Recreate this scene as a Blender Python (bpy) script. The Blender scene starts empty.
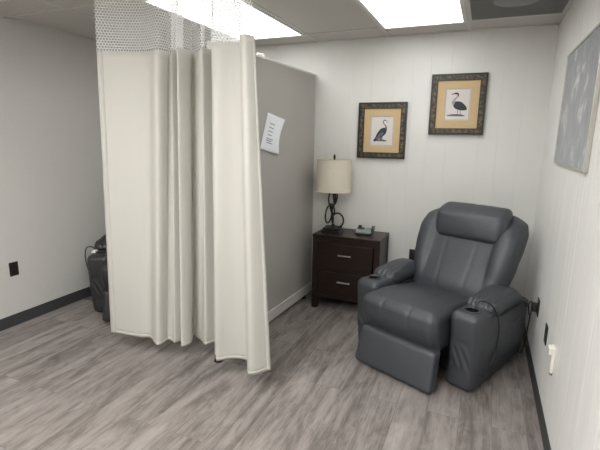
import bpy, bmesh, math, random
from mathutils import Vector, Matrix
random.seed(7)
scene = bpy.context.scene
C = scene.collection
PI = math.pi

# ------------------------------------------------------------------ materials
def new_mat(name):
    m = bpy.data.materials.new(name); m.use_nodes = True
    nt = m.node_tree
    return m, nt, nt.nodes['Principled BSDF']

def N(nt, typ, **kw):
    n = nt.nodes.new(typ)
    for k, v in kw.items():
        setattr(n, k, v)
    return n

def plain(name, col, rough=0.5, metal=0.0, var=0.06, scale=30.0, bump=0.0, spec=0.5, stretch=(1, 1, 1)):
    """a principled surface with a little procedural variation and bump"""
    m, nt, p = new_mat(name)
    tc = N(nt, 'ShaderNodeTexCoord'); mp = N(nt, 'ShaderNodeMapping')
    mp.inputs['Scale'].default_value = stretch
    no = N(nt, 'ShaderNodeTexNoise'); no.inputs['Scale'].default_value = scale; no.inputs['Detail'].default_value = 4
    nt.links.new(tc.outputs['Object'], mp.inputs[0]); nt.links.new(mp.outputs[0], no.inputs['Vector'])
    r = N(nt, 'ShaderNodeValToRGB')
    a = tuple(max(0, c * (1 - var)) for c in col); b = tuple(c * (1 + var) for c in col)
    r.color_ramp.elements[0].position = .3; r.color_ramp.elements[1].position = .7
    r.color_ramp.elements[0].color = (*a, 1); r.color_ramp.elements[1].color = (*b, 1)
    nt.links.new(no.outputs['Fac'], r.inputs[0]); nt.links.new(r.outputs[0], p.inputs['Base Color'])
    p.inputs['Roughness'].default_value = rough; p.inputs['Metallic'].default_value = metal
    p.inputs['Specular IOR Level'].default_value = spec
    if bump:
        bn = N(nt, 'ShaderNodeBump'); bn.inputs['Strength'].default_value = bump; bn.inputs['Distance'].default_value = .002
        nt.links.new(no.outputs['Fac'], bn.inputs['Height']); nt.links.new(bn.outputs[0], p.inputs['Normal'])
    return m

def leather(name, col, rough):
    m, nt, p = new_mat(name)
    tc = N(nt, 'ShaderNodeTexCoord')
    v = N(nt, 'ShaderNodeTexVoronoi'); v.inputs['Scale'].default_value = 260
    n1 = N(nt, 'ShaderNodeTexNoise'); n1.inputs['Scale'].default_value = 9; n1.inputs['Detail'].default_value = 3
    n1.inputs['Distortion'].default_value = .6
    nt.links.new(tc.outputs['Object'], v.inputs['Vector']); nt.links.new(tc.outputs['Object'], n1.inputs['Vector'])
    b1 = N(nt, 'ShaderNodeBump'); b1.inputs['Strength'].default_value = .12; b1.inputs['Distance'].default_value = .001
    b2 = N(nt, 'ShaderNodeBump'); b2.inputs['Strength'].default_value = .35; b2.inputs['Distance'].default_value = .012
    nt.links.new(v.outputs['Distance'], b1.inputs['Height']); nt.links.new(n1.outputs['Fac'], b2.inputs['Height'])
    nt.links.new(b2.outputs[0], b1.inputs['Normal']); nt.links.new(b1.outputs[0], p.inputs['Normal'])
    p.inputs['Base Color'].default_value = (*col, 1); p.inputs['Roughness'].default_value = rough
    p.inputs['Specular IOR Level'].default_value = .92
    return m

def emissive(name, col, strength):
    m, nt, p = new_mat(name)
    p.inputs['Base Color'].default_value = (.9, .9, .9, 1)
    p.inputs['Emission Color'].default_value = (*col, 1); p.inputs['Emission Strength'].default_value = strength
    return m

def floor_material():
    m, nt, p = new_mat('grey_oak_planks')
    L = nt.links.new
    tc = N(nt, 'ShaderNodeTexCoord'); mp = N(nt, 'ShaderNodeMapping')
    mp.inputs['Rotation'].default_value = (0, 0, PI / 2)
    L(tc.outputs['Object'], mp.inputs[0])
    br = N(nt, 'ShaderNodeTexBrick'); br.offset = .37; br.offset_frequency = 2
    br.inputs['Scale'].default_value = 1; br.inputs['Brick Width'].default_value = 1.22
    br.inputs['Row Height'].default_value = .178; br.inputs['Mortar Size'].default_value = .0012
    br.inputs['Mortar Smooth'].default_value = .3
    br.inputs['Color1'].default_value = (0, 0, 0, 1); br.inputs['Color2'].default_value = (1, 1, 1, 1)
    br.inputs['Mortar'].default_value = (.4, .4, .4, 1)
    L(mp.outputs[0], br.inputs['Vector'])
    # a different piece of grain on every plank
    off = N(nt, 'ShaderNodeVectorMath', operation='SCALE'); off.inputs['Scale'].default_value = 7.3
    L(br.outputs['Color'], off.inputs[0])
    add = N(nt, 'ShaderNodeVectorMath', operation='ADD'); L(mp.outputs[0], add.inputs[0]); L(off.outputs[0], add.inputs[1])
    def grain(sx, sy, scale, detail, dist):
        m2 = N(nt, 'ShaderNodeMapping'); m2.inputs['Scale'].default_value = (sx, sy, 1); L(add.outputs[0], m2.inputs[0])
        n = N(nt, 'ShaderNodeTexNoise'); n.inputs['Scale'].default_value = scale; n.inputs['Detail'].default_value = detail
        n.inputs['Roughness'].default_value = .62
        n.inputs['Distortion'].default_value = dist; L(m2.outputs[0], n.inputs['Vector']); return n
    broad = grain(1.0, 7.0, .85, 5, 1.4)
    fine = grain(1.0, 13.0, 4.0, 6, .9)
    hair = grain(1.0, 22.0, 16.0, 4, .3)
    wisp = grain(1.4, 3.4, 3.0, 7, 1.6)
    cr = N(nt, 'ShaderNodeValToRGB'); e = cr.color_ramp.elements
    e[0].position = .30; e[0].color = (.092, .078, .073, 1)
    e[1].position = .70; e[1].color = (.370, .330, .315, 1)
    k = e.new(.43); k.color = (.172, .149, .140, 1)
    k = e.new(.53); k.color = (.262, .232, .219, 1)
    def mth(op, a, b):
        n = N(nt, 'ShaderNodeMath', operation=op)
        for i, x in enumerate((a, b)):
            if isinstance(x, (int, float)): n.inputs[i].default_value = x
            else: L(x, n.inputs[i])
        return n.outputs[0]
    sep = N(nt, 'ShaderNodeSeparateColor'); L(br.outputs['Color'], sep.inputs[0])
    s = mth('ADD', mth('MULTIPLY', broad.outputs['Fac'], .56), mth('MULTIPLY', fine.outputs['Fac'], .24))
    s = mth('ADD', s, mth('MULTIPLY', hair.outputs['Fac'], .14))
    s = mth('ADD', s, mth('MULTIPLY', wisp.outputs['Fac'], .30))
    s = mth('ADD', s, mth('MULTIPLY', mth('SUBTRACT', sep.outputs[0], .5), .05))
    s = mth('SUBTRACT', s, .115)
    s = mth('ADD', mth('MULTIPLY', mth('SUBTRACT', s, .5), 1.2), .5)
    L(s, cr.inputs[0])
    # joints between planks: a slightly darker line
    mx = N(nt, 'ShaderNodeMix', data_type='RGBA', blend_type='MULTIPLY')
    L(br.outputs['Fac'], mx.inputs['Factor']); L(cr.outputs[0], mx.inputs['A']); mx.inputs['B'].default_value = (.6, .58, .56, 1)
    L(mx.outputs['Result'], p.inputs['Base Color'])
    p.inputs['Roughness'].default_value = .46; p.inputs['Specular IOR Level'].default_value = .4
    b = N(nt, 'ShaderNodeBump'); b.inputs['Strength'].default_value = .25; b.inputs['Distance'].default_value = .001
    L(fine.outputs['Fac'], b.inputs['Height']); L(b.outputs[0], p.inputs['Normal'])
    return m

def curtain_material():
    m, nt, p = new_mat('cream_curtain_cloth')
    L = nt.links.new
    tc = N(nt, 'ShaderNodeTexCoord')
    w = N(nt, 'ShaderNodeTexNoise'); w.inputs['Scale'].default_value = 180
    L(tc.outputs['Object'], w.inputs['Vector'])
    b = N(nt, 'ShaderNodeBump'); b.inputs['Strength'].default_value = .1; b.inputs['Distance'].default_value = .001
    L(w.outputs['Fac'], b.inputs['Height']); L(b.outputs[0], p.inputs['Normal'])
    p.inputs['Base Color'].default_value = (.63, .618, .58, 1); p.inputs['Roughness'].default_value = .85
    p.inputs['Specular IOR Level'].default_value = .2
    t = N(nt, 'ShaderNodeBsdfTranslucent'); t.inputs['Color'].default_value = (.86, .76, .56, 1)  # warm tint stands in for yellow light bounced inside the folds
    mx = N(nt, 'ShaderNodeMixShader'); mx.inputs[0].default_value = .18
    out = nt.nodes['Material Output']
    L(p.outputs[0], mx.inputs[1]); L(t.outputs[0], mx.inputs[2]); L(mx.outputs[0], out.inputs['Surface'])
    return m

def netting_material():
    """white hexagonal netting; UV in metres along the cloth"""
    m, nt, p = new_mat('white_netting')
    L = nt.links.new
    uv = N(nt, 'ShaderNodeUVMap'); uv.uv_map = 'UVMap'
    v = N(nt, 'ShaderNodeVectorMath', operation='MULTIPLY'); v.inputs[1].default_value = (1, 1, 0)
    L(uv.outputs[0], v.inputs[0])
    # distance to the border of hexagonal cells: two shifted rectangular lattices
    r = (1.0, 1.7320508, 1.0)
    sc = N(nt, 'ShaderNodeVectorMath', operation='SCALE'); sc.inputs['Scale'].default_value = 1 / .0175
    L(v.outputs[0], sc.inputs[0])
    def lattice(shift):
        a = N(nt, 'ShaderNodeVectorMath', operation='ADD'); a.inputs[1].default_value = shift; L(sc.outputs[0], a.inputs[0])
        d = N(nt, 'ShaderNodeVectorMath', operation='DIVIDE'); d.inputs[1].default_value = r; L(a.outputs[0], d.inputs[0])
        f = N(nt, 'ShaderNodeVectorMath', operation='FRACTION'); L(d.outputs[0], f.inputs[0])
        s = N(nt, 'ShaderNodeVectorMath', operation='SUBTRACT'); s.inputs[1].default_value = (.5, .5, 0); L(f.outputs[0], s.inputs[0])
        q = N(nt, 'ShaderNodeVectorMath', operation='MULTIPLY'); q.inputs[1].default_value = (1, 1.7320508, 0); L(s.outputs[0], q.inputs[0])
        g = N(nt, 'ShaderNodeVectorMath', operation='ABSOLUTE'); L(q.outputs[0], g.inputs[0])
        dt = N(nt, 'ShaderNodeVectorMath', operation='DOT_PRODUCT'); dt.inputs[1].default_value = (.5, .8660254, 0); L(g.outputs[0], dt.inputs[0])
        sx = N(nt, 'ShaderNodeSeparateXYZ'); L(g.outputs[0], sx.inputs[0])
        mxm = N(nt, 'ShaderNodeMath', operation='MAXIMUM'); L(dt.outputs['Value'], mxm.inputs[0]); L(sx.outputs[0], mxm.inputs[1])
        return mxm.outputs[0]
    mn = N(nt, 'ShaderNodeMath', operation='MINIMUM'); L(lattice((100, 173.20508, 0)), mn.inputs[0]); L(lattice((100.5, 174.0711, 0)), mn.inputs[1])
    gt = N(nt, 'ShaderNodeMath', operation='GREATER_THAN'); gt.inputs[1].default_value = .385; L(mn.outputs[0], gt.inputs[0])
    p.inputs['Base Color'].default_value = (.96, .96, .96, 1); p.inputs['Roughness'].default_value = .7
    L(gt.outputs[0], p.inputs['Alpha'])
    return m

M = {}
M['floor'] = floor_material()
M['wall_back'] = plain('white_panelling', (.765, .76, .73), .5, var=.02, scale=3, bump=.05)
M['wall_right'] = plain('white_grained_panelling', (.83, .82, .80), .45, var=.05, scale=6, bump=.25, stretch=(9, 9, .35))
M['wall_left'] = plain('grey_white_paint', (.60, .585, .56), .7, var=.02, scale=60, bump=.06)
M['ceiling'] = plain('ceiling_tile', (.60, .57, .54), .9, var=.09, scale=160, bump=.5)
M['grid'] = plain('ceiling_grid_metal', (.62, .60, .57), .5, var=.02)
M['baseboard'] = plain('charcoal_vinyl_base', (.045, .047, .05), .5, var=.05)
M['diffuser'] = emissive('lit_diffuser', (.985, .99, .962), 4.2)
M['diffuser_bright'] = emissive('bright_lit_diffuser', (.985, .99, .962), 12.5)
M['light_frame'] = plain('white_enamel', (.75, .74, .72), .4, var=.02)
M['vent'] = plain('grey_vent_metal', (.20, .195, .188), .6, var=.1, scale=90)
M['vent_plate'] = plain('pale_grey_vent_plate', (.27, .265, .26), .6, var=.08)
M['leather'] = leather('slate_grey_leather', (.033, .0375, .0475), .52)
M['leather_dark'] = leather('dark_leather', (.010, .0105, .013), .45)  # the leather shader in a much darker tone
M['black'] = plain('black_plastic', (.012, .012, .013), .35, var=.1)
M['black_gloss'] = plain('glossy_black_rim', (.06, .062, .066), .16, var=.05)
M['cord'] = plain('black_cord', (.010, .010, .011), .5, var=.1)
M['wood'] = plain('espresso_wood', (.017, .0080, .0055), .36, var=.45, spec=.35, scale=14, bump=.12, stretch=(1, 6, 6))
M['wood_front'] = plain('espresso_drawer_wood', (.016, .0072, .0048), .36, var=.4, spec=.35, scale=14, bump=.12, stretch=(1, 6, 6))
M['nickel'] = plain('brushed_nickel', (.62, .60, .57), .3, metal=.9, var=.05)
M['iron'] = plain('dark_bronze_iron', (.014, .012, .011), .4, metal=.4, var=.2)
M['linen'] = plain('beige_linen', (.72, .66, .55), .9, var=.10, scale=110, bump=.3, stretch=(1, 1, 3))
M['divider'] = plain('grey_fabric_panel', (.45, .432, .405), .85, var=.05, scale=220, bump=.2)
M['divider_trim'] = plain('grey_white_trim', (.74, .73, .70), .5, var=.02)
M['paper'] = plain('white_paper', (.86, .88, .93), .7, var=.01)
M['ink'] = plain('grey_ink', (.18, .24, .28), .7, var=.05)
M['frame_black'] = plain('black_frame_wood', (.012, .010, .009), .35, var=.2)
M['mat_tan'] = plain('tan_mat_board', (.62, .455, .26), .8, var=.02)
M['print_paper'] = plain('cream_print_paper', (.72, .68, .66), .8, var=.03)
M['bird_dark'] = plain('slate_bird_ink', (.045, .048, .062), .8, var=.35, scale=120)
M['bird_mid'] = plain('grey_bird_ink', (.13, .13, .15), .8, var=.3, scale=150)
M['bird_pale'] = plain('pale_bird_ink', (.42, .38, .38), .8, var=.15, scale=120)
M['silver'] = plain('silver_frame', (.50, .48, .44), .38, metal=.35, var=.05)
M['brown_plate'] = plain('dark_brown_plate', (.022, .017, .014), .4, var=.1)
M['white_plastic'] = plain('ivory_plastic', (.80, .78, .72), .4, var=.02)
M['grey_plastic'] = plain('grey_green_plastic', (.30, .34, .33), .4, var=.08)
M['screen'] = plain('dark_green_screen', (.06, .08, .075), .2, var=.1)
M['curtain'] = curtain_material()
M['netting'] = netting_material()

def gilt_material():
    m, nt, p = new_mat('mottled_gilt_frame')
    L = nt.links.new
    tc = N(nt, 'ShaderNodeTexCoord')
    no = N(nt, 'ShaderNodeTexNoise'); no.inputs['Scale'].default_value = 38; no.inputs['Detail'].default_value = 3
    L(tc.outputs['Object'], no.inputs['Vector'])
    r = N(nt, 'ShaderNodeValToRGB'); e = r.color_ramp.elements
    e[0].position = .42; e[0].color = (.020, .016, .012, 1); e[1].position = .62; e[1].color = (.15, .115, .06, 1)
    L(no.outputs['Fac'], r.inputs[0]); L(r.outputs[0], p.inputs['Base Color'])
    p.inputs['Roughness'].default_value = .4
    return m
M['gilt'] = gilt_material()

def art_material():
    m, nt, p = new_mat('blue_grey_cloudy_print')
    L = nt.links.new
    tc = N(nt, 'ShaderNodeTexCoord')
    mp = N(nt, 'ShaderNodeMapping'); mp.inputs['Scale'].default_value = (1, 3.2, 2.2); mp.inputs['Location'].default_value = (0, 1.3, .4)
    L(tc.outputs['Object'], mp.inputs[0])
    a = N(nt, 'ShaderNodeTexNoise'); a.inputs['Scale'].default_value = 2.2; a.inputs['Detail'].default_value = 7
    a.inputs['Roughness'].default_value = .68; a.inputs['Distortion'].default_value = .8
    L(mp.outputs[0], a.inputs['Vector'])
    r = N(nt, 'ShaderNodeValToRGB'); e = r.color_ramp.elements
    e[0].position = .42; e[0].color = (.27, .285, .315, 1); e[1].position = .70; e[1].color = (.68, .69, .69, 1)
    k = e.new(.56); k.color = (.33, .345, .38, 1)
    L(a.outputs['Fac'], r.inputs[0]); L(r.outputs[0], p.inputs['Base Color'])
    p.inputs['Roughness'].default_value = .25
    return m
M['art'] = art_material()

# ------------------------------------------------------------------ mesh helpers
def link(name, bm, mats, parent=None, smooth=True, kind=None, mods=None, angle=None):
    me = bpy.data.meshes.new(name)
    bmesh.ops.recalc_face_normals(bm, faces=bm.faces[:])
    bm.to_mesh(me); bm.free()
    if not isinstance(mats, (list, tuple)): mats = [mats]
    for m in mats: me.materials.append(m)
    o = bpy.data.objects.new(name, me); C.objects.link(o)
    if parent is not None: o.parent = parent
    if kind: o['kind'] = kind
    if smooth:
        for f in me.polygons: f.use_smooth = True
        if angle is not None:
            me.set_sharp_from_angle(angle=math.radians(angle))
    return o

def tag(o, label, cat, group=None):
    o['label'] = label; o['category'] = cat
    if group: o['group'] = group
    return o

def thing(name, label, cat, loc=(0, 0, 0), rz=0, group=None):
    o = bpy.data.objects.new(name, None); C.objects.link(o)
    o.location = loc; o.rotation_euler = (0, 0, rz); o.empty_display_size = .1
    return tag(o, label, cat, group)

def box(bm, x0, x1, y0, y1, z0, z1, bev=0.0, seg=2, mi=0, mat=None):
    r = bmesh.ops.create_cube(bm, size=1)
    vs = r['verts']
    for v in vs:
        v.co = Vector((x0 + (v.co.x + .5) * (x1 - x0), y0 + (v.co.y + .5) * (y1 - y0), z0 + (v.co.z + .5) * (z1 - z0)))
        if mat is not None: v.co = mat @ v.co
    fs = set(f for v in vs for f in v.link_faces)
    for f in fs: f.material_index = mi
    if bev:
        es = set(e for v in vs for e in v.link_edges)
        r = bmesh.ops.bevel(bm, geom=list(es), offset=bev, segments=seg, affect='EDGES', profile=.5)
        for f in r['faces']: f.material_index = mi
    return bm

def lathe(bm, prof, n=48, centre=(0, 0, 0), mi=0, close=False):
    rings = []
    for (r, z) in prof:
        rings.append([bm.verts.new((centre[0] + r * math.cos(2 * PI * i / n), centre[1] + r * math.sin(2 * PI * i / n), centre[2] + z)) for i in range(n)])
    for a, b in zip(rings, rings[1:] + ([rings[0]] if close else [])):
        for i in range(n):
            f = bm.faces.new((a[i], a[(i + 1) % n], b[(i + 1) % n], b[i])); f.material_index = mi
    if not close:
        for ring in (rings[0], rings[-1]):
            if prof[rings.index(ring)][0] > 1e-5:
                f = bm.faces.new(ring); f.material_index = mi
    return bm

def catmull(pts, n):
    """n points along a Catmull-Rom curve through pts (tuples of any length)"""
    k = len(pts); out = []
    P = lambda i: pts[min(max(i, 0), k - 1)]
    for j in range(n):
        t = j / (n - 1) * (k - 1); i = min(int(t), k - 2); u = t - i
        p0, p1, p2, p3 = P(i - 1), P(i), P(i + 1), P(i + 2)
        out.append(tuple(.5 * (2 * b + (c - a) * u + (2 * a - 5 * b + 4 * c - d) * u * u + (3 * b - a - 3 * c + d) * u ** 3) for a, b, c, d in zip(p0, p1, p2, p3)))
    return out

def tube(bm, pts, r, n=10, closed=False, mi=0, cap=True):
    pts = [Vector(p) for p in pts]; k = len(pts); rings = []
    up = None
    for i, p in enumerate(pts):
        a = pts[(i - 1) % k] if (closed or i > 0) else p
        b = pts[(i + 1) % k] if (closed or i < k - 1) else p
        t = (b - a).normalized()
        if up is None:
            up = t.orthogonal().normalized()
        up = (up - t * up.dot(t))
        up = up.normalized() if up.length > 1e-6 else t.orthogonal().normalized()
        s = t.cross(up)
        rr = r[i] if isinstance(r, (list, tuple)) else r
        rings.append([bm.verts.new(p + (up * math.cos(2 * PI * j / n) + s * math.sin(2 * PI * j / n)) * rr) for j in range(n)])
    m = k if closed else k - 1
    for i in range(m):
        a, b = rings[i], rings[(i + 1) % k]
        for j in range(n):
            f = bm.faces.new((a[j], a[(j + 1) % n], b[(j + 1) % n], b[j])); f.material_index = mi
    if cap and not closed:
        bm.faces.new(rings[0]).material_index = mi; bm.faces.new(rings[-1]).material_index = mi
    return bm

def smoothstep(a, b, x):
    t = min(max((x - a) / (b - a), 0), 1); return t * t * (3 - 2 * t)

def soft_box(bm, centre, half, r, bulge=(0, 0, 0), deform=None, cuts=20):
    """upholstery: a rounded, bulging box; deform(p, u) gets the point and its cube coordinates"""
    t = bmesh.new(); bmesh.ops.create_cube(t, size=2)
    bmesh.ops.subdivide_edges(t, edges=t.edges[:], cuts=cuts, use_grid_fill=True)
    hx = Vector(half); c = Vector(centre)
    for v in t.verts:
        u = v.co.copy()
        # crowd the grid towards the edges so that the rounding has points enough
        w = Vector([math.sin(x * PI / 2) * .45 + x * .55 for x in u])
        q = Vector((w.x * hx.x, w.y * hx.y, w.z * hx.z))
        inn = Vector([min(max(q[i], -(hx[i] - r)), hx[i] - r) for i in range(3)])
        d = q - inn
        if d.length > 1e-9:
            q = inn + d.normalized() * r
        q.x += bulge[0] * w.x * (1 - w.y ** 2) * (1 - w.z ** 2)
        q.y += bulge[1] * w.y * (1 - w.x ** 2) * (1 - w.z ** 2)
        q.z += bulge[2] * w.z * (1 - w.x ** 2) * (1 - w.y ** 2)
        if deform: q = deform(q, w)
        v.co = q + c
    me = bpy.data.meshes.new('tmp'); t.to_mesh(me); t.free(); bm.from_mesh(me); bpy.data.meshes.remove(me)
    return bm

def crease(x, at, width, depth):
    return depth * math.exp(-((x - at) / width) ** 2)

# ------------------------------------------------------------------ camera
H = 1.6
R = [[0.9210054033518675, 0.38927401534067135, 0.014655646598307532],
     [-0.09109574879611285, 0.1786446563215407, 0.9796875273877045],
     [0.37874874461566105, -0.9036325734214706, 0.19999390166640432]]
cam = bpy.data.cameras.new('camera'); cam_o = bpy.data.objects.new('camera', cam); C.objects.link(cam_o)
cam.sensor_width = 36; cam.lens = 432.269 / 600 * 36; cam.clip_start = .02
cam_o.matrix_world = Matrix(((R[0][0], R[1][0], R[2][0], 0), (R[0][1], R[1][1], R[2][1], 0), (R[0][2], R[1][2], R[2][2], H), (0, 0, 0, 1)))
scene.camera = cam_o

# ------------------------------------------------------------------ room
XL, XR, YB, YF, ZC = -3.53, .437, 4.047, -1.9, 2.48

bm = bmesh.new(); box(bm, XL - .1, XR + .1, YF - .1, YB + .1, -.06, 0); link('floor', bm, M['floor'], smooth=False, kind='structure')

def grooved_wall(name, a, b, face, out, cuts, axis, mat, deep=.0016):
    """wall whose face has V grooves at the given places; a..b along axis, face = its plane, out = +1/-1 away from the room"""
    prof = [(a, face)]
    for c in sorted(cuts):
        prof += [(c - .004, face), (c - .0015, face + out * deep), (c + .0015, face + out * deep), (c + .004, face)]
    prof += [(b, face), (b, face + out * .1), (a, face + out * .1)]
    bm = bmesh.new()
    f = (lambda s, d, z: (s, d, z)) if axis == 'x' else (lambda s, d, z: (d, s, z))
    lo = [bm.verts.new(f(s, d, -.02)) for s, d in prof]; hi = [bm.verts.new(f(s, d, ZC)) for s, d in prof]
    k = len(prof)
    for i in range(k): bm.faces.new((lo[i], lo[(i + 1) % k], hi[(i + 1) % k], hi[i]))
    return link(name, bm, mat, smooth=False, kind='structure')

back_cuts = [-3.3, -3.15, -2.9, -2.62, -2.35, -2.2, -1.95, -1.633, -1.442, -1.2, -1.008, -.807, -.642, -.491, -.321, -.06, .09, .25]
grooved_wall('wall_back', XL - .1, XR + .1, YB, 1, back_cuts, 'x', M['wall_back'])
right_cuts = [y for y in (-1.7, -1.4, -1.2, -.9, -.55, -.4, -.1, .2, .35, .7, 1.0, 1.2, 1.45, 1.6, 1.85, 2.1, 2.35, 2.52, 2.8, 2.98, 3.2, 3.5, 3.66, 3.86)]
grooved_wall('wall_right', YF, YB, XR, 1, right_cuts, 'y', M['wall_right'], .001)
bm = bmesh.new(); box(bm, XL - .1, XL, YF, YB, -.02, ZC); link('wall_left', bm, M['wall_left'], smooth=False, kind='structure')
bm = bmesh.new(); box(bm, XL - .1, XR + .1, YF - .1, YF, -.02, ZC); link('wall_front', bm, M['wall_left'], smooth=False, kind='structure')
bm = bmesh.new(); box(bm, XL - .1, XR + .1, YF - .1, YB + .1, ZC, ZC + .08); link('ceiling', bm, M['ceiling'], smooth=False, kind='structure')

gx = [-.206, -.868, -1.53, -2.19, -2.865]
gy = [3.722, 2.425, 1.1, -.22, -1.54]
bm = bmesh.new()
for x in gx: box(bm, x - .012, x + .012, YF, YB, ZC - .007, ZC + .001)
for y in gy: box(bm, XL, XR, y - .012, y + .012, ZC - .0072, ZC + .001)
box(bm, XL, XR, YB - .022, YB + .001, ZC - .0074, ZC + .001); box(bm, XR - .022, XR + .001, YF, YB, ZC - .0074, ZC + .001)
box(bm, XL - .001, XL + .022, YF, YB, ZC - .0074, ZC + .001)
link('trim_1', bm, M['grid'], smooth=False, kind='structure')

def baseboard(name, x0, x1, y0, y1):
    bm = bmesh.new(); box(bm, x0, x1, y0, y1, 0, .1, .003); link(name, bm, M['baseboard'], smooth=False, kind='structure')
baseboard('baseboard_left', XL, XL + .008, YF, YB)
baseboard('baseboard_right', XR - .008, XR, YF, YB)
baseboard('baseboard_back', XL, XR, YB - .008, YB)

# ceiling lights
def troffer(x0, x1, y0, y1, label, lamp='diffuser_bright'):
    t = thing('ceiling_light', label, 'ceiling light', ((x0 + x1) / 2, (y0 + y1) / 2, ZC), group='fluorescent ceiling panels')
    w, d = (x1 - x0) / 2, (y1 - y0) / 2; k = .022
    bm = bmesh.new()
    box(bm, -w, w, -d, -d + k, -.013, 0); box(bm, -w, w, d - k, d, -.013, 0)
    box(bm, -w, -w + k, -d + k, d - k, -.013, 0); box(bm, w - k, w, -d + k, d - k, -.013, 0)
    link('light_frame', bm, M['light_frame'], t, smooth=False)
    bm = bmesh.new(); box(bm, -w + k, w - k, -d + k, d - k, -.008, 0)
    link('diffuser', bm, M[lamp], t, smooth=False)
    return t
troffer(-.855, -.218, 2.44, 3.735, 'lit ceiling panel above the grey recliner, beside the dark ceiling vent', 'diffuser')
troffer(-2.20, -1.545, 2.44, 3.735, 'lit ceiling panel seen through the netting of the cream curtain', 'diffuser')
troffer(-.855, -.218, -.2, 1.09, 'lit ceiling panel over the open floor in front of the recliner')
troffer(-1.52, -.88, -1.53, -.23, 'added unseen ceiling panel in the middle of the back row')  # unseen panel, put in to brighten the room from the front
troffer(-1.52, -.88, .0, 1.09, 'added unseen ceiling panel between the two others over the open floor')  # unseen third of the row, added for more light on the curtain
troffer(-2.20, -1.545, -.2, 1.09, 'lit ceiling panel over the open floor in front of the curtain')

# ribbed vent
t = thing('ceiling_vent', 'dark grey ribbed ceiling vent panel in the corner beside the lit panel', 'vent', ((-.19 + .415) / 2, 3.07, ZC))
w, d = .30, .632
bm = bmesh.new()
box(bm, -w, w, -d, d, -.004, -.0005)
n = 46
for i in range(n):
    x = -w + .012 + (2 * w - .024) * i / (n - 1)
    box(bm, x - .0035, x + .0035, -d + .01, d - .01, -.009, -.004)
link('grille', bm, M['vent'], t, smooth=False)
bm = bmesh.new()
box(bm, -w - .004, w + .004, -d - .006, -d + .012, -.0105, 0); box(bm, -w - .004, w + .004, d - .012, d + .006, -.0105, 0)
box(bm, -w - .004, -w + .008, -d, d, -.0104, 0); box(bm, w - .008, w + .004, -d, d, -.0104, 0)
link('vent_frame', bm, M['grid'], t, smooth=False)
bm = bmesh.new(); lathe(bm, [(0.0001, -.012), (.132, -.012), (.14, -.009), (.14, -.004)], 64, (-.01, .215, 0))
link('round_plate', bm, M['vent_plate'], t, angle=40)

# ------------------------------------------------------------------ room divider
XD = -1.602
DROT = -.052
# the divider stands a touch out of square: its plane turns about (XD, 2.95)
DTURN = Matrix.Translation((XD, 2.95, 0)) @ Matrix.Rotation(DROT, 4, 'Z') @ Matrix.Translation((-XD, -2.95, 0))
DIVX, DIVY, _z = DTURN @ Vector((XD - .03, 3.24, 0))
ZD = 2.185
t = thing('room_divider', 'tall grey fabric room divider standing behind the curtain beside the dresser', 'divider', (DIVX, DIVY, 0), DROT)
def LX(x): return x - (XD - .03)
Y0, Y1 = 2.445 - 3.24, YB - .010 - 3.24
bm = bmesh.new(); box(bm, LX(XD - .058), LX(XD - .002), Y0 + .02, Y1 - .012, .115, ZD - .012, .004)
link('fabric_panel', bm, M['divider'], t, smooth=False)
bm = bmesh.new(); box(bm, LX(XD - .06), LX(XD + .001), Y0, Y1, ZD - .014, ZD, .003); link('top_trim', bm, M['divider_trim'], t, smooth=False)
for a, b in ((Y0, Y0 + .02), (Y1 - .012, Y1)):
    bm = bmesh.new(); box(bm, LX(XD - .06), LX(XD + .0015), a, b, .03, ZD - .013, .002); link('end_trim', bm, M['divider_trim'], t, smooth=False)
bm = bmesh.new(); box(bm, LX(XD - .064), LX(XD + .006), Y0 + .005, Y1, .022, .118, .004); link('kick_board', bm, M['divider_trim'], t, smooth=False)
for y in (Y0 - .02, Y1 - .2):
    bm = bmesh.new(); lathe(bm, [(.030, 0), (.033, .004), (.030, .014), (.022, .019), (.021, .03)], 24, (.018, y, 0))
    link('foot', bm, M['black'], t, angle=40)

# small white hook over the divider's top edge
bm = bmesh.new()
tube(bm, catmull([(-.042, 0, -.03), (-.042, 0, .001), (-.036, 0, .009), (0, 0, .012), (.036, 0, .009), (.043, 0, -.002), (.044, 0, -.02), (.052, 0, -.026), (.058, 0, -.018)], 30), .004, 8)
tube(bm, catmull([(0, -.03, .012), (0, -.01, .014), (0, .03, .014), (0, .06, .005), (.0, .075, .006)], 14), .0055, 8)
o = link('divider_hook', bm, M['white_plastic']); o.location = DTURN @ Vector((XD - .03, 3.04, ZD + .008)); o.rotation_euler = (0, 0, DROT)
tag(o, 'small white hook clipped over the top edge of the grey divider', 'hook')

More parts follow.
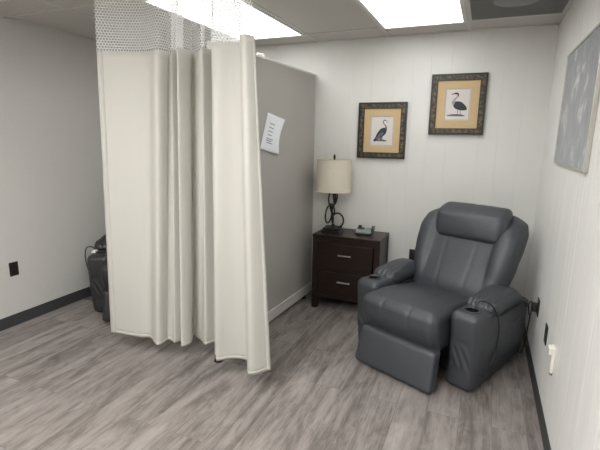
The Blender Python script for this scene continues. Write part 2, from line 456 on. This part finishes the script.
# taped notice
def notice():
    bm = bmesh.new()
    c = {'TL': (3.112, 1.783), 'TR': (3.405, 1.737), 'BL': (2.989, 1.503), 'BR': (3.276, 1.450)}
    n = 16
    def P(u, v):
        y = (c['TL'][0] * (1 - u) + c['TR'][0] * u) * (1 - v) + (c['BL'][0] * (1 - u) + c['BR'][0] * u) * v
        z = (c['TL'][1] * (1 - u) + c['TR'][1] * u) * (1 - v) + (c['BL'][1] * (1 - u) + c['BR'][1] * u) * v
        # the free right edge bows in and curls off the panel
        k = math.sin(PI * v) * u ** 1.6
        y -= .085 * k; lift = .003 + .022 * k + .012 * v * u
        return DTURN @ Vector((XD + lift, y, z))
    g = [[bm.verts.new(P(i / n, j / n)) for i in range(n + 1)] for j in range(n + 1)]
    for j in range(n):
        for i in range(n): bm.faces.new((g[j][i], g[j][i + 1], g[j + 1][i + 1], g[j + 1][i]))
    def line(u0, u1, v0, v1):
        k = 8
        a = [[bm.verts.new(P(u0 + (u1 - u0) * i / k, v) + Vector((.0016, 0, 0))) for i in range(k + 1)] for v in (v0, v1)]
        for i in range(k):
            f = bm.faces.new((a[0][i], a[0][i + 1], a[1][i + 1], a[1][i])); f.material_index = 1
    for v, u0, u1 in ((.25, .22, .50), (.36, .22, .48), (.46, .22, .50), (.56, .22, .46), (.66, .20, .56), (.715, .20, .50), (.77, .24, .56)):
        line(u0, u1, v - .010, v + .010)
    o = link('paper_notice', bm, [M['paper'], M['ink']])
    s = o.modifiers.new('thick', 'SOLIDIFY'); s.thickness = .0008; s.offset = -1
    tag(o, 'white paper notice with short grey lines taped to the grey divider', 'notice')
notice()

# ------------------------------------------------------------------ curtain
HEM, NET, TOP = .15, 2.10, 2.462
path = [((-2.445, 2.211), (-2.247, 2.09)), ((-2.32, 2.232), (-2.152, 2.15)), ((-2.20, 2.252), (-2.02, 2.215)), ((-2.115, 2.30), (-1.945, 2.235)),
        ((-1.998, 2.197), (-1.865, 2.185)), ((-1.985, 2.27), (-1.85, 2.26)), ((-1.99, 2.315), (-1.86, 2.31)), ((-1.935, 2.31), (-1.80, 2.31)), ((-1.91, 2.285), (-1.782, 2.215)), ((-1.88, 2.325), (-1.765, 2.30)), ((-1.835, 2.284), (-1.715, 2.205)),
        ((-1.805, 2.335), (-1.700, 2.29)), ((-1.865, 2.430), (-1.735, 2.355)), ((-1.80, 2.400), (-1.645, 2.295)), ((-1.74, 2.405), (-1.60, 2.32)),
        ((-1.688, 2.358), (-1.565, 2.225)), ((-1.655, 2.395), (-1.545, 2.305)), ((-1.625, 2.375), (-1.52, 2.255)), ((-1.52, 2.405), (-1.46, 2.32)), ((-1.42, 2.41), (-1.40, 2.325)), ((-1.345, 2.405), (-1.345, 2.32)), ((-1.33, 2.375), (-1.335, 2.285)), ((-1.37, 2.355), (-1.36, 2.262)), ((-1.43, 2.345), (-1.40, 2.25)), ((-1.50, 2.315), (-1.44, 2.235)), ((-1.512, 2.222), (-1.447, 2.165)), ((-1.46, 2.248), (-1.39, 2.148)),
        ((-1.38, 2.27), (-1.33, 2.165)), ((-1.315, 2.268), (-1.275, 2.16)), ((-1.258, 2.185), (-1.215, 2.07)), ((-1.197, 2.166), (-1.160, 2.035)),
        ((-1.128, 2.222), (-1.138, 2.06))]
NU = 420
fine = catmull([(*b, *t_) for b, t_ in path], NU)
def cloth_point(i, z):
    t_ = (z - HEM) / (NET - HEM)
    bx, by, tx, ty = fine[i]
    # small secondary folds that fade towards the top
    w = (.019 * math.sin(i * .155 * 330 / 420 + .2) * (1 - .75 * smoothstep(230, 250, i) * smoothstep(345, 325, i)) + .008 * math.sin(i * .21 + 1.9 + .3 * t_)) * (1 - .25 * min(t_, 1))
    return Vector((bx + (tx - bx) * t_, by + (ty - by) * t_ + w, z))
def cloth(name, i0, i1, z0, z1, nv, mat, parent, thick, uv=False, bulge=0.0, smooth=True):
    bm = bmesh.new()
    lay = bm.loops.layers.uv.new('UVMap') if uv else None
    arc = [0.0]
    for i in range(i0, i1 - 1):
        arc.append(arc[-1] + (cloth_point(i + 1, z1) - cloth_point(i, z1)).length)
    g = []
    for j in range(nv + 1):
        z = z0 + (z1 - z0) * j / nv
        row = []
        for i in range(i0, i1):
            p = cloth_point(i, z)
            if z0 == HEM: p.z += .004 * math.sin(i * .21) * max(0, 1 - j / (nv * .12))
            row.append(bm.verts.new(p))
        g.append(row)
    for j in range(nv):
        for i in range(i1 - i0 - 1):
            f = bm.faces.new((g[j][i], g[j][i + 1], g[j + 1][i + 1], g[j + 1][i]))
            if uv:
                for lp, (a, b) in zip(f.loops, ((i, j), (i + 1, j), (i + 1, j + 1), (i, j + 1))):
                    lp[lay].uv = (arc[a], z0 + (z1 - z0) * b / nv)
    o = link(name, bm, mat, parent)
    if thick:
        s = o.modifiers.new('thick', 'SOLIDIFY'); s.thickness = thick; s.offset = 0
    return o
cur = thing('cubicle_curtain', 'long cream cubicle curtain with white netting top hanging from the ceiling', 'curtain', (0, 0, 0))
cloth('curtain_fabric', 0, NU, HEM, NET, 48, M['curtain'], cur, .0014)
cloth('netting', 0, NU, NET - .01, TOP, 8, M['netting'], cur, 0, uv=True)
cloth('bottom_hem', 0, NU, HEM - .002, HEM + .022, 2, M['curtain'], cur, .0028)
def side_hem(i0, i1):
    bm = bmesh.new(); nv = 150; g = []
    for j in range(nv + 1):
        z = HEM + (NET - HEM) * j / nv
        k = .0030 + .0022 * math.sin(j * 1.3)
        a = cloth_point(i0, z); b = cloth_point(i1, z)
        nrm = Vector((-(b - a).y, (b - a).x, 0)).normalized()
        g.append([bm.verts.new(a + nrm * .003), bm.verts.new((a + b) / 2 + nrm * k), bm.verts.new(b + nrm * .002), bm.verts.new(b - nrm * .002), bm.verts.new((a + b) / 2 - nrm * k), bm.verts.new(a - nrm * .003)])
    for j in range(nv):
        for i in range(6): bm.faces.new((g[j][i], g[j][(i + 1) % 6], g[j + 1][(i + 1) % 6], g[j + 1][i]))
    bm.faces.new(g[0]); bm.faces.new(g[-1])
    link('side_hem', bm, M['curtain'], cur)
side_hem(0, 5); side_hem(NU - 1, NU - 5)
# the ceiling track that carries it
bm = bmesh.new(); box(bm, -3.2, -.95, 2.085, 2.115, TOP - .002, ZC - .007, .002)
link('trim_2', bm, M['light_frame'], smooth=False, kind='structure')

# ------------------------------------------------------------------ recliners
def arm_mesh(s, mat_l, parent):
    """one arm: side body whose front end is the cup-holder pod; hole bored for the cup"""
    def dfm(q, u):
        # the underside climbs a little at the back, the front rounds under
        z = q.z; y = q.y
        if u.z < 0:
            z += .015 * smoothstep(.1, .42, y) * (-u.z)
        if u.z > 0: z -= .060 * smoothstep(-.20, -.15, y) * u.z ** 4
        y += -.020 * smoothstep(-.1, .28, z) * smoothstep(0, -.38, y)
        # seams round the pod
        x = q.x
        if abs(u.x) > .6 and s * u.x > 0:
            x -= s * (crease(y, -.165, .010, .006) + crease(z, -.13, .008, .004) * (1 if y < -.1 else 0))
        if u.y < -.6:
            y += crease(z, .07, .012, .005) + crease(z, -.13, .010, .004)
            # gathered leather on the pod face
            y += .004 * math.sin(q.x * 130 + z * 60) * smoothstep(-.13, -.06, z) * smoothstep(.07, .0, z)
        x -= s * .016 * smoothstep(-.05, -.27, z)
        # swells outward in the middle
        x += s * .014 * (1 - min(1, abs(u.z))) * (1 - u.y ** 2)
        return Vector((x, y, z))
    bm = bmesh.new()
    soft_box(bm, (s * .388, -.04, .282 - .009 * (s > 0)), (.098, .395, .271 - .009 * (s > 0)), .045, (.006, .012, .002), dfm, 36)
    o = link('armrest', bm, mat_l, parent)
    cb = bmesh.new(); bmesh.ops.create_cone(cb, cap_ends=True, segments=40, radius1=.043, radius2=.043, depth=.16)
    cm = bpy.data.meshes.new('bore'); cb.to_mesh(cm); cb.free()
    co = bpy.data.objects.new('bore', cm); C.objects.link(co); co.location = (s * CUPX, CUPY, .56)
    if parent is not None: co.parent = parent
    md = o.modifiers.new('bore', 'BOOLEAN'); md.operation = 'DIFFERENCE'; md.object = co; md.solver = 'EXACT'
    bpy.context.view_layer.update()
    dg = bpy.context.evaluated_depsgraph_get()
    me = bpy.data.meshes.new_from_object(o.evaluated_get(dg)); o.modifiers.clear()
    old = o.data; o.data = me; bpy.data.meshes.remove(old)
    for f in me.polygons: f.use_smooth = True
    me.set_sharp_from_angle(angle=math.radians(50))
    bpy.data.objects.remove(co); bpy.data.meshes.remove(cm)
    return o
CUPX, CUPY = .388, -.352

def make_recliner(loc, th, lm, label, lift=0.0):
    t = thing('recliner', label, 'recliner', loc, -th, 'recliners')
    # dark base
    bm = bmesh.new()
    box(bm, -.40, .40, -.30, .30, .028, .12, .01)
    for x in (-.36, .36):
        box(bm, x - .03, x + .03, -.34, .32, 0, .03, .006)
    link('base', bm, M['black'], t, smooth=False)
    for s in (-1, 1):
        arm_mesh(s, lm, t)
        # cup holder: black well with a glossy rim
        cz = .5555 - .018 * (s > 0)
        bm = bmesh.new()
        lathe(bm, [(.0001, -.068), (.036, -.068), (.0405, -.06), (.041, -.001), (.0425, -.001), (.0425, -.064), (.0001, -.072)], 44, (s * CUPX, CUPY, cz))
        well = link('cup_holder', bm, M['black'], t, angle=50)
        bm = bmesh.new()
        lathe(bm, [(.041, .000), (.0435, .0045), (.048, .0055), (.053, .003), (.0535, -.004), (.0426, -.004)], 44, (s * CUPX, CUPY, cz), close=True)
        link('rim', bm, M['black_gloss'], well, angle=50)
        # stuffed pad on the arm
        def pad(q, u, s=s):
            z = q.z; y = q.y; x = q.x
            # crest toward the front third, falling to the back
            z -= .13 * smoothstep(.04, .34, y) * (.5 + .5 * (u.z > 0))
            z += .012 * math.exp(-((y + .05) / .12) ** 2)
            # gathers at the nose
            k = smoothstep(-.13, -.24, y)
            z -= .006 * k * (u.z > 0)
            z += .0055 * math.sin(x * 150 + 1.0) * k * (u.z > -.2)
            x *= 1 + .05 * math.exp(-((y + .02) / .16) ** 2)
            x += s * .012 * (lift > 0)
            return Vector((x, y, z))
        bm = bmesh.new(); soft_box(bm, (s * .388, .055, .540 - .02 * (s > 0) + lift), (.103, .315, .062), .057, (.004, .01, .012), pad, 30)
        link('arm_pad', bm, lm, t)
    # stitched pocket on the outer side of the near arm
    for s in (-1, 1):
        bm = bmesh.new()
        def pk(q, u, s=s):
            z = q.z; k = smoothstep(.10, .13, z)
            return Vector((q.x + s * .001 * math.sin(q.y * 60) * (1 - abs(u.z)), q.y, z + .03 * (q.y + .16) / .32 * (u.z > .3)))
        soft_box(bm, (s * .490, .03, .265), (.012, .165, .105), .010, (.003, 0, 0), pk, 18)
        link('side_pocket', bm, lm, t)
    # seat
    def seat(q, u):
        x, y, z = q
        if u.z > 0:
            z += -.045 * smoothstep(-.12, .30, y)                    # sinks to the back
            z -= crease(x, -.105, .010, .0042) + crease(x, .105, .010, .0042)
            z += .008 * (1 - (x / .3) ** 2)
        # rolls over the front
        if u.y < 0:
            y += crease(x, -.105, .010, .0042) * smoothstep(-.2, -.8, u.y) + crease(x, .105, .010, .0042) * smoothstep(-.2, -.8, u.y)
            y += .05 * smoothstep(.04, -.13, z) * smoothstep(-.15, -.30, q.y)
        return Vector((x, y, z))
    bm = bmesh.new(); soft_box(bm, (-.026, -.252, .370), (.300, .340, .140), .060, (.0, .016, .014), seat, 64)
    link('seat_cushion', bm, lm, t)
    # footrest, let down
    def foot(q, u):
        x, y, z = q
        y += z * .24
        x *= 1 + .02 * (-z / .12)
        return Vector((x, y, z))
    bm = bmesh.new(); soft_box(bm, (0, -.585, .155), (.300, .046, .128), .026, (.0, .010, .004), foot, 30)
    link('footrest', bm, lm, t)
    # backrest, leaning back
    LEAN = .40
    def wide(z):      # half width against height above the seat
        pts = ((-.32, .33), (-.17, .37), (.0, .395), (.12, .408), (.20, .410), (.28, .393), (.34, .35))
        for (a, b), (c, d) in zip(pts, pts[1:]):
            if z <= c: 
                f = max(0, (z - a) / (c - a)); f = f * f * (3 - 2 * f)
                return b + (d - b) * f
        return pts[-1][1]
    def back(q, u):
        x, y, z = q
        x *= wide(z) / .36
        if u.y < 0:
            k = -u.y
            # two panel seams, and the wings that come forward
            hz = .25 + .75 * smoothstep(-.34, -.2, z)
            sx = .115 + .05 * z
            y += (crease(x, -sx, .010, .0036) + crease(x, sx, .010, .0036)) * k * hz
            y -= .035 * smoothstep(.19, .30, abs(x)) * k * smoothstep(-.25, .05, z) * smoothstep(.33, .2, z)
            y += crease(abs(x), .235, .018, .007) * k * smoothstep(-.3, 0, z)
            y -= .030 * math.exp(-((z + .17) / .10) ** 2) * k * (1 - u.x ** 2)       # lumbar
        # lean
        y += (z + .32) * LEAN + .02 * smoothstep(0, .35, z)
        return Vector((x, y, z))
    bm = bmesh.new(); soft_box(bm, (.025, .095, .71), (.36, .095, .335), .085, (.0, .022, .012), back, 72)
    link('backrest', bm, lm, t)
    # headrest pillow over the top
    def head(q, u):
        x, y, z = q
        y += crease(x, 0, .008, .005) * max(0, -u.y)
        z += -crease(x, 0, .010, .004) * max(0, u.z)
        x *= 1 - .07 * smoothstep(.0, -.13, z)
        y += z * .20
        y += .05 * smoothstep(.05, .13, z)
        return Vector((x, y, z))
    bm = bmesh.new(); soft_box(bm, (.046, .250, .972), (.276, .066, .132), .060, (.006, .028, .006), head, 36)
    link('headrest_pillow', bm, lm, t)
    return t

rec = make_recliner((-.193, 3.288, 0), .425, M['leather'], 'slate grey leather recliner with headrest pillow standing in the right corner')
# hand-control cord down the outer side of the arm
bm = bmesh.new()
tube(bm, catmull([(.392, -.335, .50), (.40, -.32, .575), (.43, -.285, .592), (.475, -.25, .56), (.505, -.215, .47), (.512, -.205, .36), (.512, -.225, .26), (.508, -.26, .19), (.500, -.285, .17)], 50), .0045, 8)
link('control_cord', bm, M['cord'], rec)
rec_b = make_recliner((-2.893, 3.25, 0), -.45, M['leather_dark'], 'dark leather recliner mostly hidden behind the cream curtain by the grey wall', .035)
bm = bmesh.new()
box(bm, -.455, -.42, -.40, -.33, .56, .582, .008)
link('hand_control', bm, M['white_plastic'], rec_b, smooth=False)
bm = bmesh.new()
tube(bm, catmull([(-.44, -.34, .575), (-.475, -.32, .600), (-.535, -.30, .585), (-.556, -.29, .5), (-.546, -.285, .40), (-.53, -.26, .30), (-.508, -.22, .22)], 40), .005, 8)
link('control_cord', bm, M['cord'], rec_b)

# ------------------------------------------------------------------ dresser
def nightstand():
    x0, x1, y0, y1, h = -1.405, -.768, 3.655, 4.035, .72
    cx, cy = (x0 + x1) / 2, (y0 + y1) / 2
    t = thing('nightstand', 'dark espresso wood nightstand with two drawers between divider and recliner', 'nightstand', (cx, cy, 0))
    w, d = (x1 - x0) / 2, (y1 - y0) / 2
    bm = bmesh.new()
    box(bm, -w + .006, -w + .03, -d + .02, d, .115, h - .028); box(bm, w - .03, w - .006, -d + .02, d, .115, h - .028)       # sides
    box(bm, -w + .03, w - .03, d - .012, d, .115, h - .028); box(bm, -w + .03, w - .03, -d + .03, d - .012, .115, .135)
    box(bm, -w + .05, w - .05, -d + .004, -d + .026, .375, .40)                                        # rail between drawers
    box(bm, -w + .05, w - .05, -d + .004, -d + .026, h - .075, h - .028); box(bm, -w + .05, w - .05, -d + .004, -d + .026, .115, .16)
    link('body', bm, M['wood'], t, smooth=False)
    bm = bmesh.new(); box(bm, -w, w, -d - .004, d, h - .028, h, .004); link('top', bm, M['wood'], t, smooth=False)
    for x in (-1, 1):
        for y in (-1, 1):
            bm = bmesh.new(); xx = x * (w - .028); yy = y * (d - .026)
            box(bm, xx - .027, xx + .027, yy - .025, yy + .025, 0, h - .028, .003); link('leg', bm, M['wood'], t, smooth=False)
    for z0, z1 in ((.165, .372), (.402, h - .075)):
        bm = bmesh.new(); box(bm, -w + .062, w - .062, -d - .002, -d + .02, z0, z1, .004)
        dr = link('drawer', bm, M['wood_front'], t, smooth=False)
        bm = bmesh.new(); zc = (z0 + z1) / 2 + .024
        box(bm, -.062, .062, -d - .030, -d - .020, zc - .006, zc + .006, .003)
        for x in (-.045, .045): box(bm, x - .004, x + .004, -d - .022, -d - .001, zc - .004, zc + .004)
        link('handle', bm, M['nickel'], dr, smooth=False)
nightstand()

# lamp
def lamp():
    X, Y, z0 = -1.272, 3.835, .72
    t = thing('table_lamp', 'table lamp with beige drum shade and looped black iron stem on the nightstand', 'lamp', (X, Y, z0), .1)
    bm = bmesh.new()
    box(bm, -.088, .088, -.088, .088, 0, .020, .004); box(bm, -.078, .078, -.078, .078, .020, .045, .006)
    link('base', bm, M['iron'], t, smooth=False)
    bm = bmesh.new()
    def ring(cx, cz, rx, rz, tilt, r=.0075, cy=0, rot=0):
        pts = []
        for i in range(40):
            a = 2 * PI * i / 40
            x, z = rx * math.cos(a), rz * math.sin(a)
            x, z = x * math.cos(rot) - z * math.sin(rot), x * math.sin(rot) + z * math.cos(rot)
            pts.append((cx + x * math.cos(tilt), cy + x * math.sin(tilt), cz + z))
        tube(bm, pts, r, 8, closed=True)
    tube(bm, catmull([(-.004, 0, .04), (.004, .002, .12), (-.012, 0, .2), (.012, 0, .27), (0, 0, .34), (0, 0, .42), (0, 0, .62), (0, 0, .72)], 40), .008, 10)
    ring(-.040, .165, .030, .085, .25, rot=-.12)        # loop on one side
    ring(.048, .112, .058, .068, -.2)                   # low loop on the other
    ring(-.004, .325, .040, .085, .5, rot=-.12)        # upper loop
    ring(.012, .335, .022, .075, -1.0)
    ring(-.006, .22, .020, .05, .9, rot=.4)
    link('stem', bm, M['iron'], t)
    bm = bmesh.new()
    lathe(bm, [(.164, .388), (.166, .386), (.166, .392), (.160, .676), (.160, .680), (.156, .680), (.156, .674), (.162, .392), (.162, .388)], 64, close=True)
    sh = link('lamp_shade', bm, M['linen'], t, angle=50)
    for z, r in ((.388, .166), (.679, .160)):
        bm = bmesh.new()
        tube(bm, [(r * math.cos(2 * PI * i / 48), r * math.sin(2 * PI * i / 48), z) for i in range(48)], .0035, 6, closed=True)
        link('shade_rim', bm, M['linen'], sh)
    bm = bmesh.new()
    for k in range(3):
        a = k * 2 * PI / 3; tube(bm, [(0, 0, .672), (.157 * math.cos(a), .157 * math.sin(a), .668)], .002, 6)
    link('spider', bm, M['iron'], sh)
    bm = bmesh.new()
    lathe(bm, [(.006, .670), (.006, .690), (.011, .694), (.012, .704), (.007, .712), (.009, .720), (.0001, .728)], 20)
    link('finial', bm, M['iron'], t, angle=50)
lamp()

# small device on a dark stand
def device():
    t = thing('desk_device', 'small grey desk device on a black cradle on the nightstand', 'device', (-.965, 3.87, .72), .06)
    bm = bmesh.new(); box(bm, -.080, .070, -.055, .05, 0, .016, .005); link('cradle', bm, M['black'], t, smooth=False)
    T = Matrix.Translation((0, 0, .024)) @ Matrix.Rotation(math.radians(14), 4, 'X')
    bm = bmesh.new(); box(bm, -.078, .062, -.050, .045, -.008, .022, .007, 3, mat=T); b = link('body', bm, M['grey_plastic'], t, angle=35)
    bm = bmesh.new(); box(bm, -.070, -.005, -.012, .036, .021, .024, .001, mat=T); link('display', bm, M['screen'], b, smooth=False)
    bm = bmesh.new()
    for i in range(3):
        for j in range(3):
            box(bm, .006 + i * .017, .018 + i * .017, -.038 + j * .024, -.022 + j * .024, .021, .027, .002, mat=T)
    link('keypad', bm, M['vent_plate'], b, smooth=False)
    bm = bmesh.new(); box(bm, -.068, -.036, .030, .052, .018, .040, .005, mat=T); link('top_button', bm, M['black'], b, smooth=False)
    bm = bmesh.new(); box(bm, .060, .088, -.03, .045, .006, .045, .006, mat=T); link('side_clip', bm, M['screen'], t, smooth=False)
device()

# ------------------------------------------------------------------ bird prints
def poly(bm, pts, z, mi, W):
    vs = [bm.verts.new(W(x, y, z)) for x, y in pts]
    f = bm.faces.new(vs); f.material_index = mi
def strip(bm, pts, widths, z, mi, W, n=24):
    c = catmull([(x, y, w) for (x, y), w in zip(pts, widths)], n)
    L, R_ = [], []
    for i, (x, y, w) in enumerate(c):
        a = c[max(i - 1, 0)]; b = c[min(i + 1, n - 1)]
        dx, dy = b[0] - a[0], b[1] - a[1]; l = math.hypot(dx, dy) or 1
        L.append((x - dy / l * w, y + dx / l * w)); R_.append((x + dy / l * w, y - dx / l * w))
    for i in range(n - 1):
        poly(bm, [L[i], L[i + 1], R_[i + 1], R_[i]], z, mi, W)

def bird_print(cx, cz, w, h, label, which):
    """cx, cz centre on the back wall; outer size w x h"""
    t = thing('framed_print', label, 'picture', (cx, YB, cz), group='framed bird prints')
    hw, hh = w / 2, h / 2
    def border(outer, inner, d0, d1, mat, name, parent, bev=.002):
        bm = bmesh.new(); (a, b), (c, d) = outer, inner
        for pts in (((-a, -b), (a, -b), (c, -d), (-c, -d)), ((a, -b), (a, b), (c, d), (c, -d)), ((a, b), (-a, b), (-c, d), (c, d)), ((-a, b), (-a, -b), (-c, -d), (-c, d))):
            lo = [bm.verts.new((x, -d0, z)) for x, z in pts]
            dd = [d1, d1, d1 - .0, d1 - .0]
            hi = [bm.verts.new((x, -e, z)) for (x, z), e in zip(pts, dd)]
            bm.faces.new(hi); bm.faces.new(lo[::-1])
            for i in range(4): bm.faces.new((lo[i], lo[(i + 1) % 4], hi[(i + 1) % 4], hi[i]))
        return link(name, bm, mat, parent, smooth=False)
    f = border((hw, hh), (hw - .016, hh - .016), .0, .030, M['frame_black'], 'frame', t)
    border((hw - .016, hh - .016), (hw - .046, hh - .046), .0, .026, M['gilt'], 'frame_band', f)
    border((hw - .046, hh - .046), (hw - .054, hh - .054), .0, .022, M['frame_black'], 'inner_lip', f)
    mw, mh = hw - .054, hh - .054
    pw, ph = (.098, .128) if which == 'heron' else (.102, .130)
    oz = .001 if which == 'heron' else -.004
    bm = bmesh.new()
    # mat board with a window
    o_, i_ = (mw, mh), (pw + .004, ph + .004)
    for pts in (((-mw, -mh), (mw, -mh), (i_[0], oz - i_[1]), (-i_[0], oz - i_[1])), ((mw, -mh), (mw, mh), (i_[0], oz + i_[1]), (i_[0], oz - i_[1])),
                ((mw, mh), (-mw, mh), (-i_[0], oz + i_[1]), (i_[0], oz + i_[1])), ((-mw, mh), (-mw, -mh), (-i_[0], oz - i_[1]), (-i_[0], oz + i_[1]))):
        bm.faces.new([bm.verts.new((x, -.012, z)) for x, z in pts])
    link('mat_board', bm, M['mat_tan'], t, smooth=False)
    bm = bmesh.new()
    box(bm, -pw - .006, pw + .006, -.008, -.002, oz - ph - .006, oz + ph + .006)
    W = lambda x, y, z: (x, -.008 - z, oz + y)
    # thin ruled border
    for a in ((-pw, pw, ph - .002, ph), (-pw, pw, -ph, -ph + .002)):
        poly(bm, [(a[0], a[2]), (a[1], a[2]), (a[1], a[3]), (a[0], a[3])], .0006, 2, W)
    for a in ((-pw, -pw + .002), (pw - .002, pw)):
        poly(bm, [(a[0], -ph), (a[1], -ph), (a[1], ph), (a[0], ph)], .0006, 2, W)
    if which == 'heron':
        strip(bm, [(-.080, -.092), (-.03, -.088), (.03, -.090), (.066, -.094)], [.003, .008, .008, .003], .0008, 2, W)       # ground
        strip(bm, [(.012, -.02), (.006, -.055), (.010, -.088)], [.003, .0022, .0022], .0009, 1, W)
        strip(bm, [(.030, -.02), (.027, -.055), (.034, -.086)], [.003, .0022, .0022], .0009, 1, W)
        strip(bm, [(-.030, .010), (-.006, -.004), (.030, -.018), (.060, -.032), (.078, -.042)], [.012, .030, .030, .020, .003], .0010, 1, W)
        strip(bm, [(-.020, .018), (.010, .006), (.040, -.012), (.074, -.034)], [.008, .020, .020, .004], .0014, 1, W)
        strip(bm, [(-.026, .004), (-.036, .012), (-.026, .040), (-.008, .062), (-.004, .080), (-.016, .088)], [.010, .012, .009, .007, .007, .007], .0012, 3, W)
        strip(bm, [(.006, .064), (.002, .082), (-.010, .091), (-.026, .092)], [.002, .005, .007, .006], .0015, 1, W)
        strip(bm, [(-.024, .090), (-.042, .087), (-.058, .083)], [.005, .0035, .0006], .0015, 1, W)
    else:
        strip(bm, [(-.060, -.088), (-.02, -.082), (.02, -.084), (.050, -.088)], [.003, .008, .008, .003], .0008, 2, W)
        strip(bm, [(.004, -.05), (.004, -.078)], [.005, .004], .0009, 1, W)
        strip(bm, [(-.008, -.05), (-.010, -.078)], [.005, .004], .0009, 1, W)
        strip(bm, [(-.072, -.090), (-.050, -.070), (-.020, -.036), (.010, -.004), (.030, .018), (.036, .030)], [.009, .014, .028, .032, .020, .008], .0010, 1, W)
        strip(bm, [(-.050, -.076), (-.016, -.040), (.012, -.010)], [.004, .014, .010], .0013, 2, W)
        strip(bm, [(.032, .020), (.038, .034), (.030, .052), (.014, .070), (.010, .086), (.022, .098)], [.010, .007, .005, .004, .004, .005], .0012, 2, W)
        strip(bm, [(.018, .098), (.032, .096), (.056, .078)], [.005, .003, .0006], .0014, 1, W)
    link('print', bm, [M['print_paper'], M['bird_dark'], M['bird_mid'], M['bird_pale']], t, smooth=False)
bird_print((-1.1125 - .670) / 2, 1.6655, .442, .503, 'lower gold-matted print of a dark bird looking right, above the lamp', 'cormorant')
bird_print((-.4765 - .0305) / 2, 1.888, .446, .503, 'higher gold-matted print of a standing heron, above the grey recliner', 'heron')

# large picture on the right wall
def big_picture():
    y0, y1, z0, z1 = 2.31, 3.257, 1.458, 2.120
    t = thing('wall_picture', 'large silver-framed blue-grey picture hanging on the right side wall', 'picture', (XR, (y0 + y1) / 2, (z0 + z1) / 2))
    a, b = (y1 - y0) / 2, (z1 - z0) / 2; k = .012; dp = .020
    bm = bmesh.new()
    box(bm, -dp, 0, -a, a, -b, -b + k, .003); box(bm, -dp, 0, -a, a, b - k, b, .003)
    box(bm, -dp, 0, -a, -a + k, -b + k, b - k, .003); box(bm, -dp, 0, a - k, a, -b + k, b - k, .003)
    link('frame', bm, M['silver'], t, smooth=False)
    bm = bmesh.new(); box(bm, -.015, -.004, -a + k - .002, a - k + .002, -b + k - .002, b - k + .002); link('print', bm, M['art'], t, smooth=False)
big_picture()

# ------------------------------------------------------------------ outlets, jack, cords
def plate(name, label, cat, centre, normal, mat, w=.076, h=.118, sockets=True, group=None):
    rz = {'-x': -PI / 2, '+x': PI / 2, '-y': 0}[normal]      # local -Y points into the room
    t = thing(name, label, cat, centre, rz, group)
    bm = bmesh.new(); box(bm, -w / 2, w / 2, -.006, 0, -h / 2, h / 2, .003); link('cover_plate', bm, mat, t, smooth=False)
    if sockets:
        for z in (-.022, .022):
            bm = bmesh.new(); box(bm, -.016, .016, -.0085, -.004, z - .014, z + .014, .003)
            for x in (-.006, .006): box(bm, x - .001, x + .001, -.0092, -.008, z - .004, z + .006)
            link('socket', bm, M['black'], t, smooth=False)
    return t
G = 'dark wall outlets'
plate('wall_outlet', 'dark outlet plate low on the grey wall near the curtain', 'outlet', (XL, 2.262, .486), '+x', M['brown_plate'], group=G)
plate('wall_outlet', 'dark outlet plate on the panelled wall between nightstand and recliner', 'outlet', (-.535, YB, .520), '-y', M['brown_plate'], group=G)
plate('wall_outlet', 'dark outlet holding a black plug on the side wall behind the recliner', 'outlet', (XR, 3.225, .475), '-x', M['brown_plate'], group=G)
plate('wall_outlet', 'empty dark outlet on the side wall next to the white wall jack', 'outlet', (XR, 2.785, .468), '-x', M['brown_plate'], group=G)

t = thing('power_plug', 'black power plug with thin cord running from the outlet behind the recliner', 'plug', (XR - .0092, 3.225, .475), 0)
bm = bmesh.new(); box(bm, -.036, 0, -.030, .024, -.030, .026, .008, 3); link('plug_body', bm, M['black'], t, angle=35)
bm = bmesh.new(); tube(bm, catmull([(-.028, 0, -.02), (-.036, .0, -.07), (-.042, -.01, -.16), (-.045, .0, -.25), (-.045, .06, -.33), (-.042, .14, -.41), (-.05, .24, -.462), (-.12, .33, -.4655)], 50), .004, 8)
link('power_cord', bm, M['cord'], t)
bm = bmesh.new(); tube(bm, catmull([(-.028, -.0, .02), (-.040, .0, .036), (-.050, .004, .018), (-.050, .012, -.02), (-.04, .012, -.07)], 24), .004, 8)
link('cord_loop', bm, M['cord'], t)

t = thing('wall_jack', 'ivory white surface jack box low on the right side wall', 'jack', (XR, 2.466, .452), -PI / 2)
bm = bmesh.new(); box(bm, -.030, .030, -.018, 0, -.058, .085, .005, 3); link('housing', bm, M['white_plastic'], t, angle=35)
bm = bmesh.new(); box(bm, -.026, .026, -.032, -.016, .042, .082, .005, 3); link('cap', bm, M['white_plastic'], t, angle=35)
bm = bmesh.new(); box(bm, -.010, .010, -.014, 0, -.078, -.057, .002); link('port', bm, M['vent'], t, smooth=False)

# ------------------------------------------------------------------ light and view
w = bpy.data.worlds.new('world'); scene.world = w; w.use_nodes = True
w.node_tree.nodes['Background'].inputs[0].default_value = (.05, .05, .052, 1)
vs = scene.view_settings
scene.display_settings.display_device = 'sRGB'
vs.view_transform = 'Standard'; vs.look = 'None'; vs.gamma = 1; vs.use_curve_mapping = False
vs.exposure = 0.14
